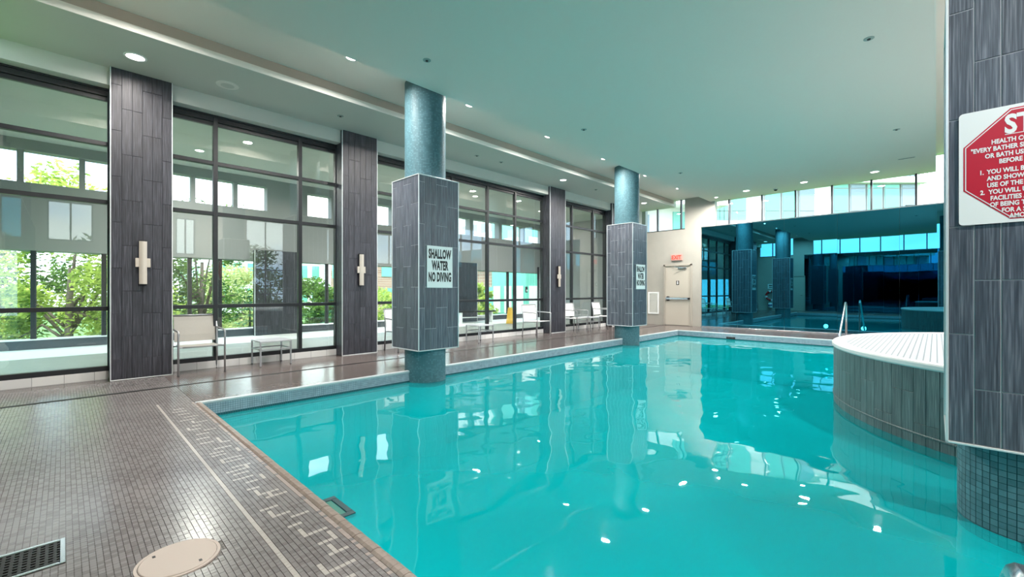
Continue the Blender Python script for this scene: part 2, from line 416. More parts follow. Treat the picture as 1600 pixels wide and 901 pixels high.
mb.build('waterline_tile', m_wl, pb, kind='stuff')
mb = MB()
for a, b in (((XP, YN, -.235), (XP+.0015, YFP, -.028)), ((XP, YFP-.0015, -.235), (XR, YFP, -.028))): mb.box(a, b)
mb.build('waterline_grout', m_wgr, pb)
# water
mb = MB(); mb.poly([(XP, YN, ZW), (XR, YN, ZW), (XR, YFP, ZW), (XP, YFP, ZW)], [(0, 1, 2, 3)])
o = mb.build('pool_water', m_water); o['kind'] = 'structure'; o['label'] = 'still turquoise pool water'; o['category'] = 'water'
# boxed suction fitting below the near coping
dr = thing('skimmer_plate', 'dark teal square skimmer plate at the water surface below the near coping', 'pool fitting', (-2.885, YN+.006, -.174))
mb = MB()
for q in (((-.165, 0, -.03), (-.12, .226, 0)), ((.12, 0, -.03), (.165, .226, 0)), ((-.12, .185, -.03), (.12, .226, 0)), ((-.12, 0, -.03), (.12, .04, 0))): mb.bev(*q, e=.003)
mb.build('plate_frame', pbr('skimmer_dark_teal', rgb(8, 62, 68), .5), dr)
MB().bev((-.118, .042, -.028), (.118, .183, -.004), .003).build('plate_lid', pbr('skimmer_lid_green', rgb(40, 118, 104), .5), dr)
# black fitting on the far waterline
sk = thing('waterline_inlet', 'small black inlet fitting in the far pool waterline', 'inlet', (-4.41, YFP-.012, -.13))
mb = MB(); mb.bev((-.12, -.01, -.03), (.12, .012, .03)); mb.build('inlet_plate', m_black, sk)
for q in (-.09, .02): MB().bev((q, -.014, -.015), (q+.07, -.008, .015)).build('inlet_slot', m_rubber, sk)
# round lid and floor grate
li = thing('access_lid', 'round cream lid set in the near mosaic deck', 'lid', (-2.58, .38, 0))
MB().lathe([(.150, -.004), (.150, .004), (.146, .006)], n=40).build('lid_plate', m_hatch, li)
MB().lathe([(.165, -.004), (.165, .003), (.152, .003), (.152, -.004)], n=40, close=False).build('lid_ring', m_hatch, li)
for a in (.6, 3.9): MB().box((.12*math.cos(a)-.01, .12*math.sin(a)-.006, .005), (.12*math.cos(a)+.01, .12*math.sin(a)+.006, .0068)).build('lid_screw', m_dark, li)
gr = thing('floor_drain_grate', 'dark steel square grate in the deck at the near left', 'grate', (-3.07, -.14, 0))
mb = MB(); a = .145
for q in (((-a, -a, -.003), (a, -a+.02, .004)), ((-a, a-.02, -.003), (a, a, .004)), ((-a, -a+.02, -.003), (-a+.02, a-.02, .004)), ((a-.02, -a+.02, -.003), (a, a-.02, .004))): mb.bev(*q, e=.002)
mb.build('grate_rim', m_steel, gr)
mb = MB()
for k in range(9):
    q = -.125+.004+k*.028
    mb.box((q, -.125, -.002), (q+.012, .125, .003)); mb.box((-.125, q, -.002), (.125, q+.012, .0026))
mb.build('grate_bars', m_dark, gr)
MB().box((-.13, -.13, -.0035), (.13, .13, -.0025)).build('grate_sump', m_black, gr)

# ------------------------------------------------------------------ ceilings
sbox('ceiling_soffit', (XW-.3, YB-.2, ZS), (XSO, YF+.2, 5.1), m_ceil_s, 'lowered green-grey soffit along the windows', 'ceiling')
sbox('ceiling_recess', (XSO, YB-.2, ZA), (XB, YF+.2, 5.1), m_ceil, 'recessed green ceiling strip over the columns', 'ceiling')
sbox('ceiling_pool', (XB, YB-.2, ZB), (0.0, YF+.2, 5.1), m_ceil, 'large pale green ceiling slab over the pool', 'ceiling')
sbox('ceiling_right', (0.0, YB-.2, ZC), (XRW+.3, YF+.2, 5.1), m_ceil_w, 'higher pale ceiling right of the pool', 'ceiling')
sbox('trim_1', (XSO, YB, ZS-.002), (XSO+.012, YF, ZS+.085), m_ceil_w, 'white lip along the soffit edge', 'trim')
sbox('trim_2', (XSO, YB, ZS+.085), (XSO+.006, YF, ZA), m_ceil_t, 'taupe upstand above the soffit lip', 'trim')
sbox('trim_3', (-.012, YB, ZB-.002), (.004, YF, ZC), m_ceil_w, 'pale edge of the pool ceiling slab', 'trim')
sbox('roof', (-14.5, YB-1.5, 5.1), (XRW+.4, 17.2, 5.4), m_bwhite, 'flat roof slab', 'roof')

# ------------------------------------------------------------------ far and back walls
def endwall(nm, y0, y1, label):
    mb = MB(); mb.box((XW-.2, y0, -.25), (XRW+.2, y1, ZT-.02)); mb.box((-6.61, y0, ZT-.02), (-5.55, y1, ZA+.2))
    mb.box((XW-.2, y0, ZT-.02), (-8.45, y1, 5.1)); mb.box((XRW-.1, y0, ZT-.02), (XRW+.2, y1, 5.1))
    struct(nm, mb, m_wall, label, 'wall')
endwall('wall_far', YF, YF+.22, 'light grey far wall holding the exit door')
endwall('wall_back', YB-.22, YB, 'light grey wall behind the camera')
def clerestory(nm, yc, label):
    w = thing(nm, label, 'window'); w['kind'] = 'structure'
    xs = [-8.45, -7.70, -6.78, -6.61, None, -5.55, -5.11, -4.09, -3.15, -2.22, -1.31, -.38, .55, 1.48, 2.41, 3.34, 4.27, 5.2, 6.4]
    zt = lambda x: ZS if x < XSO else (ZA if x < XB else (ZB if x < 0 else ZC))
    for k, x in enumerate(xs):
        if x is None: continue
        if x not in (-6.61, -8.45, 6.4, -5.55): MB().bev((x-.022, yc-.05, ZT), (x+.022, yc+.05, 4.9 if x > 0 else (ZA if x > XSO and x < XB else ZB)), .003).build('mullion', m_frame, w)
    for a, b in ((-8.45, -6.61), (-5.55, 6.4)):
        MB().box((a, yc-.05, ZT-.02), (b, yc+.05, ZT+.015)).build('sill', m_frame if False else m_dark, w)
    for a, b in zip(xs, xs[1:]):
        if a is None or b is None or (a, b) == (-6.61, -5.55): continue
        MB().box((a, yc-.004, ZT), (b, yc+.004, 4.88 if a > -.4 else (4.64 if a > -7.1 and a < -5.6 else 4.43))).build('pane', m_glass, w)
    return w
clerestory('window_1', YF+.1, 'clerestory strip above the far mirror wall')
clerestory('window_2', YB-.1, 'clerestory strip above the back mirror wall')
# mirrors: panels of tinted mirror
def mirror(nm, y, sgn, label, seed):
    r = random.Random(seed); w = thing(nm, label, 'mirror'); xs = [-6.0, -4.81, -3.44, -2.08, -.71, .66, 2.03, 3.4, 4.77, 6.14]
    for a, b in zip(xs, xs[1:]):
        mb = MB(); mb.box((-(b-a)/2+.002, -.003, 0), ((b-a)/2-.002, .003, ZT-.06))
        o = mb.build('mirror_panel', m_mirror, w, ((a+b)/2, y+sgn*.012, .035)); o.rotation_euler = (math.radians(r.uniform(-.05, .05)), 0, math.radians(r.uniform(-.12, .12)))
    mb = MB(); mb.bev((-6.02, y+min(0, sgn*.02), .0), (6.2, y+max(0, sgn*.02), .035), .003); mb.bev((-6.02, y+min(0, sgn*.02), ZT-.025), (6.2, y+max(0, sgn*.02), ZT-.002), .003)
    mb.build('mirror_rail', m_steel, w)
    return w
mirror('wall_mirror', YF-.002, -1, 'blue tinted mirror wall at the far end of the pool', 3)
mirror('wall_mirror', YB+.002, 1, 'blue tinted mirror wall behind the camera position', 9)

# right wall with tall window and small clerestories
YS = [(-.45, .8, 3.2, 4.7), (3.4, 4.1, 2.9, 4.5), (6.1, 7.85, .25, 4.75), (9.0, 11.5, 2.9, 4.7), (12.2, 15.4, 2.9, 4.7)]
mb = MB(); yp = YB-.2
for y0, y1, z0, z1 in YS:
    mb.box((XRW, yp, -.25), (XRW+.2, y0, 5.1)); mb.box((XRW, y0, -.25), (XRW+.2, y1, z0)); mb.box((XRW, y0, z1), (XRW+.2, y1, 5.1)); yp = y1
mb.box((XRW, yp, -.25), (XRW+.2, YF+.2, 5.1))
struct('wall_right', mb, m_wall, 'light grey wall on the right', 'wall')
w = thing('window_3', 'windows in the right hand wall', 'window'); w['kind'] = 'structure'
for y0, y1, z0, z1 in YS:
    ym = (y0+y1)/2
    mb = MB(); mb.box((XRW+.08, ym-.03, z0), (XRW+.14, ym+.03, z1))
    for z in ([z0, z1-.05] + ([1.1, 2.3, 3.3] if z0 < 1 else [])): mb.box((XRW+.08, y0, z), (XRW+.14, y1, z+.05))
    mb.box((XRW+.08, y0, z0), (XRW+.14, y0+.05, z1)); mb.box((XRW+.08, y1-.05, z0), (XRW+.14, y1, z1)); mb.build('window_frame', m_frame, w)
    MB().box((XRW+.1, y0, z0), (XRW+.108, y1, z1)).build('pane', m_glass, w)

# ------------------------------------------------------------------ left window wall
PIL = [(.45, 1.15), (3.79, 4.54), (10.20, 10.96), (13.71, 14.46)]
hd = MB(); cu = MB(); ys = [YB-.2]+[q for p in PIL for q in p]+[15.62]
for a, b in zip(ys[::2], ys[1::2]):
    hd.box((XW-.12, a, 4.19), (XF-.07, b, ZS+.01)); cu.box((XW-.12, a, -.25), (XW+.045, b, .12))
struct('wall_left_header', hd, m_ceil_s, 'pale bulkhead above the left windows', 'wall')
struct('wall_left_curb', cu, m_curb, 'white tiled curb under the left windows', 'wall')
sbox('wall_left_end', (XW-.12, 15.62, .12), (XF, YF+.01, ZS), m_wall, 'end pier of the left wall', 'wall')
RAILS = [1.02, 2.56, 3.40]
def bay(nm, y0, y1, mul, label):
    w = thing(nm, label, 'window'); w['kind'] = 'structure'
    A, B = XW-.06, XW+.03
    for z in RAILS: MB().bev((A, y0, z-.03), (B, y1, z+.03), .003).build('rail', m_frame, w)
    MB().bev((A, y0, .12), (B+.01, y1, .19), .003).build('sill_bar', m_frame, w)
    mb = MB(); mb.bev((A, y0, 4.09), (B, y1, 4.19), .003); mb.bev((A, y0, 4.03), (B-.03, y1, 4.085), .003); mb.bev((B, y0, 4.165), (B+.03, y1, 4.19), .002); mb.build('head_bar', m_frame, w)
    ms = [y0+.03]+mul+[y1-.03]
    for y in ms: MB().bev((A, y-.032, .12), (B+.004, y+.032, 4.17), .003).build('mullion', m_frame, w)
    zs = [.16]+RAILS+[4.1]
    for a, b in zip(ms, ms[1:]):
        for p, q in zip(zs, zs[1:]):
            MB().box((XW-.012, a, p), (XW-.004, b, q)).build('pane', m_glass, w)
bay('window_4', YB, .50, [], 'near left window bay beside the first pilaster')
bay('window_5', 1.10, 3.84, [1.76, 3.11], 'window bay behind the near lounge chair')
bay('window_6', 4.49, 10.25, [5.5, 6.72, 7.92, 8.99], 'wide window bay behind the near column')
bay('window_7', 10.91, 13.76, [11.7, 12.93], 'window bay between the last two pilasters')
bay('window_8', 14.41, 15.66, [], 'narrow window bay at the far corner')
PN = ['first dark tiled pilaster from the camera, beside the near chair', 'second dark tiled pilaster, just left of the near column', 'third dark tiled pilaster, seen between the two columns', 'last dark tiled pilaster, by the far corner']
for (y0, y1), lb in zip(PIL, PN):
    t_ = thing('pilaster', lb, 'pilaster', (XF, (y0+y1)/2, 0), group='tiled pilasters on the window wall')
    hw = (y1-y0)/2
    MB().box((XW-.10-XF, -hw+.010, 0), (-.010, hw-.010, ZS)).build('core', m_groutd, t_)
    tile_face(t_, 0-.008, -hw+.01, PI/2, 2*hw-.02, .015, ZS-.002, m_tile, .116, .65, 4.2)
    for sy in (-1, 1):
        if sy < 0: tile_face(t_, XW+.02-XF, -hw+.008, 0, .27, .015, ZS-.002, m_tile, .135, .65, 4.0)
        MB().bev((-.012, sy*(hw-.004)-.006, .0), (.003, sy*(hw-.004)+.006, ZS-.001), .002).build('corner_trim', m_trim, t_)
    MB().bev((-.008, -hw, .0), (.005, hw, .014), .002).build('base_trim', m_trim, t_)

# ------------------------------------------------------------------ free-standing columns
def column(x, y, label, mt):
    t_ = thing('column', label, 'column', (x, y, 0), group='round mosaic columns with boxed tile cladding')
    h = .3885; r = .332; z0, z1 = .345, 3.074
    MB().lathe([(r-.004, -.26), (r-.004, ZA)], n=72).build('column_core', m_colg, t_, smooth=False)
    MB().lathe([(r+.004, ZP), (r+.004, -.25)], n=72).build('underwater_shaft', m_basin, t_, smooth=False)
    mb = MB(); s = .0385 if mt == 2 else .0262
    n = int(2*PI*r/s); da = 2*PI/n
    for zz0, zz1 in ((-.25, z0), (z1, ZA)):
        m = int((zz1-zz0)/s)+1
        for j in range(m):
            a0 = zz0+j*s; a1 = min(a0+s-.0035, zz1)
            if a1 <= a0: continue
            for i in range(n):
                p0 = i*da; p1 = p0+da*.9
                q = [(r*math.cos(p0), r*math.sin(p0), a0), (r*math.cos(p1), r*math.sin(p1), a0), (r*math.cos(p1), r*math.sin(p1), a1), (r*math.cos(p0), r*math.sin(p0), a1)]
                mb.poly(q, [(0, 1, 2, 3)], 1 if random.random() < .3 else 0)
    mb.build('mosaic_tile', m_colm, t_, kind='stuff')
    MB().box((-h+.010, -h+.010, z0), (h-.010, h-.010, z1)).build('box_core', m_grout, t_)
    tm = m_tile_b
    e = .010
    tile_face(t_, -h+e, -h+e, 0, 2*h-2*e, z0+.012, z1-.012, tm, .1096, .65, 2.96, .007, .004)
    tile_face(t_, h-e, -h+e, PI/2, 2*h-2*e, z0+.012, z1-.012, tm, .1096, .65, 2.96, .007, .004)
    tile_face(t_, h-e, h-e, PI, 2*h-2*e, z0+.012, z1-.012, tm, .1096, .65, 2.96, .007, .004)
    tile_face(t_, -h+e, h-e, -PI/2, 2*h-2*e, z0+.012, z1-.012, tm, .1096, .65, 2.96, .007, .004)
    for sx in (-1, 1):
        for sy in (-1, 1):
            MB().bev((sx*(h-.004)-.007, sy*(h-.004)-.007, z0), (sx*(h-.004)+.007, sy*(h-.004)+.007, z1), .002).build('corner_trim', m_trim, t_)
    for zz in (z0-.002, z1-.010):
        mb = MB()
        mb.bev((-h-.003, -h-.003, zz), (h+.003, -h+.012, zz+.012), .002); mb.bev((-h-.003, h-.012, zz), (h+.003, h+.003, zz+.012), .002)
        mb.bev((-h-.003, -h+.012, zz), (-h+.012, h-.012, zz+.012), .002); mb.bev((h-.012, -h+.012, zz), (h+.003, h-.012, zz+.012), .002)
        mb.build('edge_trim', m_trim, t_)
    return t_
C1 = (-6.056, 4.168); C2 = (-6.073, 10.760); C3 = (.434, 4.168)
column(*C1, 'near tiled column on the left pool edge, carrying a shallow water sign', 1)
column(*C2, 'far tiled column on the left pool edge, before the exit door', 1)
column(*C3, 'large dark tiled column at the right, carrying the red stop sign', 2)

# ------------------------------------------------------------------ signs
m_ink = pbr('black_sign_ink', rgb(18, 18, 18), .5)
for (cx, cy, lb) in ((C1[0], 4.175, 'white shallow water no diving sign on the near column'), (C2[0], 10.79, 'white shallow water no diving sign on the far column')):
    t_ = thing('warning_sign', lb, 'sign', (cx+.3885+.004, cy, 1.655), PI/2)
    MB().bev((-.25, -.004, -.33), (.25, .003, .33), .003).build('sign_board', m_white, t_)
    for k, s in enumerate(('SHALLOW', 'WATER', 'NO DIVING')):
        wd = [.44, .325, .44][k]
        o = text_mesh('lettering', s, .225, m_ink, t_, (0, -.0055, .205-k*.182), 0, .0006, .0105, 1.0, 'CENTER', 1.06)
        co = [v.co.x for v in o.data.vertices]; hz = [v.co.z for v in o.data.vertices]
        k1 = wd/(max(co)-min(co)); k2 = .155/(max(hz)-min(hz)); zc = (max(hz)+min(hz))/2; xc = (max(co)+min(co))/2
        o.data.transform(Matrix.Diagonal((k1, 1, k2, 1)) @ Matrix.Translation((-xc, 0, -zc)))
    text_mesh('small_print', 'MAX 1.2 M', .028, m_ink, t_, (0, -.0055, -.272), 0, .0006) if False else None
# stop sign
t_ = thing('stop_sign', 'white board with red octagon stop rules on the right column', 'sign', (.435, C3[1]-.3885-.003, 2.0))
mb = MB(); bm = bmesh.new()
def plate(w, h, cut, y, seg=1, rad=None):
    pts = []
    if rad:
        for cx_, cz_, a0 in ((w-rad, h-rad, 0), (-w+rad, h-rad, PI/2), (-w+rad, -h+rad, PI), (w-rad, -h+rad, 1.5*PI)):
            for k in range(5): pts.append((cx_+rad*math.cos(a0+k*PI/8), cz_+rad*math.sin(a0+k*PI/8)))
    else: pts = [(w, -h+cut), (w, h-cut), (w-cut, h), (-w+cut, h), (-w, h-cut), (-w, -h+cut), (-w+cut, -h), (w-cut, -h)]
    n = len(pts); P_ = [(x, y, z) for x, z in pts]+[(x, y+.0015, z) for x, z in pts]
    return MB().poly(P_, [tuple(reversed(range(n))), tuple(range(n, 2*n))]+[(k, (k+1) % n, n+(k+1) % n, n+k) for k in range(n)])
plate(.335, .335, 0, -.003, rad=.02).build('sign_board', m_white, t_)
plate(.316, .316, .186, -.0040).build('octagon_border', m_red, t_)
plate(.309, .309, .182, -.0046).build('octagon_line', m_white, t_)
plate(.304, .304, .179, -.0052).build('octagon_face', m_red, t_)
def sgn(s, x, z, size, wd=None):
    size *= 1.04
    o = text_mesh('lettering', s, size, m_white, t_, (x-.435, -.006, z-2.0), 0, .0005, size*.034, .72, 'LEFT'); return o
sgn('STOP', .283, 2.222, .14)
MB().box((-.15, -.006, .168), (.15, -.0054, .172)).build('underline', m_white, t_)
for s, x, z in (('HEALTH CODE RULES:', .232, 2.137), ('"EVERY BATHER SHALL SHOWER', .150, 2.098), ('OR BATH USING WARM WATER', .207, 2.059), ('BEFORE ENTERING"', .262, 2.020),
                ('YOU WILL BE CLEAN', .215, 1.966), ('AND SHOWER BEFORE', .215, 1.927), ('USE OF THE POOL', .215, 1.888),
                ('YOU WILL USE THE', .222, 1.848), ('FACILITIES AWARE', .228, 1.810), ('OF BEING THERE', .226, 1.773), ('FOR A SHORT', .272, 1.736), ('AMOUNT', .302, 1.702)):
    sgn(s, x, z, .0345)
sgn('1.', .184, 1.966, .0345); sgn('2.', .188, 1.848, .0345)

# ------------------------------------------------------------------ raised round tub
TC = (1.81, 7.73); TR = 2.84; TZ = .60
t_ = thing('raised_round_tub', 'raised round tub clad in grey-green tile with white mosaic top', 'tub', (TC[0], TC[1], 0))
MB().lathe([(TR+.004, ZP), (TR+.004, -.26)], n=148).build('underwater_wall', m_basin, t_)
MB().lathe([(TR-.010, -.27), (TR-.010, TZ-.05)], n=148).build('tub_core', pbr('tub_grout', rgb(96, 112, 114), .8), t_)
n = 148; w = 2*PI*TR/n
for i in range(n):
    a = 2*PI*(i+.5)/n; ph = ((i+1)//2) % 2
    zj = [-.26, (.02 if ph else .30), TZ-.055]
    for p, q in zip(zj, zj[1:]):
        obj('tile', tilemesh(w-.004, q-p-.004, .009, m_tile_g), t_, (TR*math.cos(a), TR*math.sin(a), (p+q)/2), a+PI/2)
MB().lathe([(TR+.006, -.095), (TR+.010, -.090), (TR+.010, -.078), (TR+.006, -.073)], n=148, close=False).build('waterline_band', m_tile_g, t_)
MB().lathe([(TR-.14, TZ-.06), (TR+.006, TZ-.06), (TR+.018, TZ-.045), (TR+.018, TZ-.012), (TR+.004, TZ), (TR-.11, TZ), (TR-.14, TZ-.006)], n=148, close=False).build('tub_rim', m_tubrim, t_, smooth=False)
MB().lathe([(TR-.13, TZ-.03), (TR-.13, TZ-.008)], n=96).build('tub_top', m_tubtop, t_)

# ------------------------------------------------------------------ rails
t_ = thing('pool_handrail', 'bent stainless handrail at the far edge leading into the pool', 'handrail', (-1.70, YFP, 0))
pts = [(0, .50, .0), (0, .50, .86)]+[(0, .50-.12+.12*math.cos(a), .86+.11*math.sin(a)) for a in [k*PI/8 for k in range(1, 6)]]+[(0, -.55, .22), (0, -.95, -.18), (0, -1.05, -.45)]
MB().tube(pts, .024, 10).build('rail_tube', m_steel, t_, smooth=True)
MB().lathe([(.05, 0), (.05, .012), (.03, .02)], (0, .50, 0), 20).build('rail_flange', m_steel, t_, smooth=False)
MB().bev((-.03, -.62, .24), (.03, -.56, .30), .006).build('rail_collar', m_steel, t_) if False else None
t_ = thing('pool_ladder', 'stainless pool ladder with arched rails at the near right edge', 'ladder', (.337, YN, 0))
for sx in (-.235, .235):
    pts = [(sx, -.28, 0), (sx, -.28, .40)]+[(sx, -.07+.21*math.cos(PI-a), .61+.20*math.sin(a)) for a in [k*PI/8 for k in range(0, 9)]]+[(sx, .14, .35), (sx, .14, -.9)]
    MB().tube(pts, .021, 10).build('rail_tube', m_steel, t_, smooth=True)
    MB().lathe([(.045, 0), (.045, .01), (.028, .016)], (sx, -.28, 0), 20).build('rail_flange', m_steel, t_)
for z in (-.3, -.58, -.86): MB().bev((-.235, .10, z), (.235, .18, z+.03), .006).build('step', m_steel, t_)

# ------------------------------------------------------------------ door, exit sign, vent
t_ = thing('door_1', 'cream exit door with push bar in the far wall', 'door', (-6.87, YF, 0)); t_['kind'] = 'structure'
mb = MB(); mb.bev((-.535, -.05, 0), (-.47, .01, 2.27), .005); mb.bev((.47, -.05, 0), (.535, .01, 2.27), .005); mb.bev((-.535, -.05, 2.205), (.535, .01, 2.27), .005); mb.build('door_frame', m_dframe, t_)
MB().bev((-.467, -.02, .012), (.467, .005, 2.20), .004).build('door_leaf', m_door, t_)
mb = MB(); mb.bev((-.44, -.075, .96), (.45, -.045, 1.04), .01); mb.build('push_bar', m_steel, t_)
mb = MB(); mb.lathe([(.0, 0), (.075, .002), (.085, .015), (.085, .045)], n=24); 
o = mb.build('bar_housing', m_dark, t_, (-.36, -.066, 1.0)); o.rotation_euler = (-PI/2, 0, 0)
MB().bev((.38, -.075, .965), (.46, -.02, 1.035), .008).build('bar_end', m_dark, t_)
mb = MB(); mb.bev((.02, -.07, 2.10), (.34, -.02, 2.16), .008); mb.tube([(.20, -.07, 2.13), (-.06, -.20, 2.17), (-.18, -.05, 2.21)], .012, 6); mb.build('door_closer', m_steel, t_)
MB().bev((-.055, -.024, 1.50), (.055, -.018, 1.66), .002).build('door_sign', m_dark, t_)
mb = MB(); mb.lathe([(.018, 0), (.018, .002)], (0, 0, 0), 12); o = mb.build('person_symbol_head', m_white, t_, (0, -.0245, 1.635)); o.rotation_euler = (PI/2, 0, 0)
MB().bev((-.02, -.0265, 1.53), (.02, -.0245, 1.61), .004).build('person_symbol_body', m_white, t_)
t_ = thing('exit_sign', 'red lettered EXIT sign above the cream door', 'sign', (-6.90, YF-.03, 2.52))
MB().bev((-.21, -.03, -.11), (.21, .03, .11), .006).build('sign_housing', pbr('exit_sign_face', rgb(200, 150, 142), .4), t_)
text_mesh('lettering', 'EXIT', .19, emis('exit_red', (1, .05, .03, 1), 1.1), t_, (0, -.033, 0), 0, .001, .006, .9)
t_ = thing('wall_vent', 'rectangular grey louvred vent left of the exit door', 'vent', (-7.83, YF-.012, .82))
mb = MB()
for a, b in (((-.22, -.01, -.42), (.22, .012, -.37)), ((-.22, -.01, .37), (.22, .012, .42)), ((-.22, -.01, -.37), (-.17, .012, .37)), ((.17, -.01, -.37), (.22, .012, .37))): mb.bev(a, b, .003)
mb.build('vent_frame', m_white, t_)
mb = MB()
for k in range(18):
    z = -.36+k*.041; mb.poly([(-.17, -.006, z), (.17, -.006, z), (.17, .008, z+.03), (-.17, .008, z+.03), (-.17, -.004, z-.002), (.17, -.004, z-.002)], [(0, 1, 2, 3), (4, 5, 1, 0)])
mb.build('louvre', m_ceil_s, t_)
# back wall: life ring, notice, door (seen in the mirror)
t_ = thing('door_2', 'pale door in the wall behind the camera', 'door', (-6.45, YB, 0)); t_['kind'] = 'structure'
mb = MB(); mb.bev((-.5, -.01, 0), (-.45, .05, 2.25), .005); mb.bev((.45, -.01, 0), (.5, .05, 2.25), .005); mb.bev((-.5, -.01, 2.2), (.5, .05, 2.25), .005); mb.build('door_frame', m_dframe, t_)
MB().bev((-.447, -.005, .012), (.447, .02, 2.19), .004).build('door_leaf', m_door, t_)
MB().tube([(.36, .02, 1.0), (.36, .07, 1.0), (.26, .07, 1.0)], .011, 6).build('door_handle', m_steel, t_)
t_ = thing('life_ring', 'red life ring with white grab line on the wall behind', 'life ring', (-7.75, YB+.078, .98))
mb = MB(); R0, r0 = .29, .065; P_ = []; Fc = []; mis = []
for i in range(32):
    for k in range(10):
        a = 2*PI*i/32; b = 2*PI*k/10; P_.append(((R0+r0*math.cos(b))*math.cos(a), r0*math.sin(b), (R0+r0*math.cos(b))*math.sin(a)))
for i in range(32):
    for k in range(10): Fc.append((i*10+k, i*10+(k+1) % 10, ((i+1) % 32)*10+(k+1) % 10, ((i+1) % 32)*10+k))
mb.poly(P_, Fc); mb.mi = [1 if (q//10) % 8 < 2 else 0 for q in range(320)]
mb.build('ring', [pbr('ring_red', rgb(190, 40, 40), .5), m_white], t_, smooth=True)
MB().tube([((.36+.02*math.sin(8*a))*math.cos(a), .0, (.36+.02*math.sin(8*a))*math.sin(a)) for a in [k*2*PI/48 for k in range(49)]], .007, 5).build('grab_line', m_white, t_)
t_ = thing('safety_notice', 'white oval notice above the life ring', 'notice', (-7.75, YB+.006, 1.60))
mb = MB(); mb.bev((-.22, -.003, -.15), (.22, .003, .15), .003); mb.build('notice_board', m_white, t_)
mb = MB(); mb.bev((-.15, .003, .02), (.15, .004, .09), .0005); mb.bev((-.15, .003, -.09), (.15, .004, -.04), .0005); mb.build('notice_print', m_ink, t_)
t_ = thing('rope_bag', 'blue and white rope bag hanging under the life ring', 'bag', (-7.80, YB+.07, .36))
MB().lathe([(.10, -.17), (.13, -.12), (.13, .10), (.09, .17)], n=18).build('bag_body', m_white, t_, smooth=True)
MB().lathe([(.134, -.04), (.134, .05)], n=18, close=False).build('bag_band', pbr('bag_blue', rgb(60, 90, 150), .7), t_)
MB().tube([(0, -.02, .16), (0, -.055, .25)], .008, 5).build('bag_strap', m_white, t_)

# ------------------------------------------------------------------ lights in the ceilings
def lamp(x, y, z, label, on=True, r=.085, power=None, group='recessed ceiling downlights'):
    t_ = thing('downlight', label, 'downlight', (x, y, z), group=group)
    MB().lathe([(r, -.010), (r+.022, -.008), (r+.024, 0), (r, 0)], n=24, close=False).build('lamp_ring', m_white, t_)
    MB().lathe([(r, -.006), (r, -.003)], n=24).build('lamp_lens', m_lamp if on else m_lampoff, t_)
    if on:
        ld = bpy.data.lights.new('lamp_light', 'AREA'); ld.shape = 'DISK'; ld.size = .17; ld.energy = (power or 1)*LAMP_W; ld.color = (1, .94, .88); ld.spread = math.radians(165)
        lo = bpy.data.objects.new('lamp_light', ld); COL.objects.link(lo); lo.parent = t_; lo.location = (0, 0, -.014)
ORD = ['nearest', 'second', 'third', 'fourth', 'fifth', 'sixth', 'seventh']
for k in range(7): lamp(-6.06, .67+2.24*k, ZA, ORD[k]+' downlight from the camera in the recessed strip over the columns', power=.75)
lamp(-7.75, .67, ZS, 'large near downlight in the soffit above the first pilaster', r=.1, power=.08)
lamp(-7.60, 9.9, ZS, 'downlight in the soffit before the third pilaster', power=.25)
lamp(-7.51, 14.51, ZS, 'far downlight in the soffit near the exit door', power=.2)
for x, nm in ((-4.27, 'leftmost'), (-2.74, 'middle'), (-1.16, 'rightmost')): lamp(x, 14.95, ZB, nm+' warm downlight in the pool ceiling along the far windows', power=.6)
lamp(-5.3, 15.3, ZB, 'small downlight in the pool ceiling by the grey pier', r=.05, power=.5)
for k, (x, y) in enumerate(((2.6, 2.2), (2.6, 7.7), (2.6, 13.0), (5.0, 5.0), (5.0, 10.4))): lamp(x, y, ZC, ORD[k]+' downlight over the right hand deck', power=1.9)
t_ = thing('ceiling_speaker', 'round white speaker grille in the soffit above the near chair', 'speaker', (-7.80, 1.75, ZS))
MB().lathe([(.15, 0), (.15, -.006), (.13, -.012), (.09, -.012)], n=32, close=False).build('speaker_ring', m_ceil_w, t_)
MB().lathe([(.09, -.002), (.09, -.010), (.03, -.016)], n=32).build('speaker_grille', m_ceil_s, t_)
SP = [(-7.71, 3.48, ZS, 'soffit above the second pilaster'), (-7.68, 6.72, ZS, 'soffit beside the near column'), (-7.64, 7.47, ZS, 'soffit past the near column'), (-7.59, 11.55, ZS, 'soffit past the third pilaster'),
      (-4.99, 3.46, ZB, 'pool ceiling, upper middle of the view'), (-4.93, 7.08, ZB, 'pool ceiling between the two columns'), (-4.89, 11.48, ZB, 'pool ceiling beyond the far column'), (-.6, 7.02, ZB, 'pool ceiling near its right edge'), (-.55, 11.34, ZB, 'pool ceiling far right before the windows')]
m_spr = pbr('sprinkler_grey', rgb(150, 164, 160), .5)
for x, y, z, w_ in SP:
    t_ = thing('sprinkler', 'small round sprinkler cap in the '+w_, 'sprinkler', (x, y, z), group='sprinkler caps in the ceilings')
    MB().lathe([(.055, 0), (.055, -.005), (.045, -.008)], n=20).build('cap', m_spr, t_)
    MB().lathe([(.02, -.008), (.016, -.02)], n=10).build('sprinkler_head', m_dark, t_)
t_ = thing('camera_dome', 'small dark dome camera under the pool ceiling by the far windows', 'security camera', (-3.54, 15.3, ZB))
MB().lathe([(.07, 0), (.07, -.02), (.05, -.03)], n=20).build('dome_base', m_ceil_s, t_); MB().lathe([(.05, -.03), (.045, -.05), (.025, -.065), (.004, -.07)], n=16).build('dome', m_black, t_, smooth=True)
t_ = thing('ceiling_slot_diffuser', 'narrow dark slot diffuser in the pool ceiling at far right', 'vent', (-.50, 13.95, ZB))
MB().bev((-.16, -.03, -.008), (.16, .03, 0), .003).build('diffuser_frame', m_ceil_s, t_); MB().box((-.14, -.015, -.010), (.14, .015, -.008)).build('diffuser_slot', m_rubber, t_)

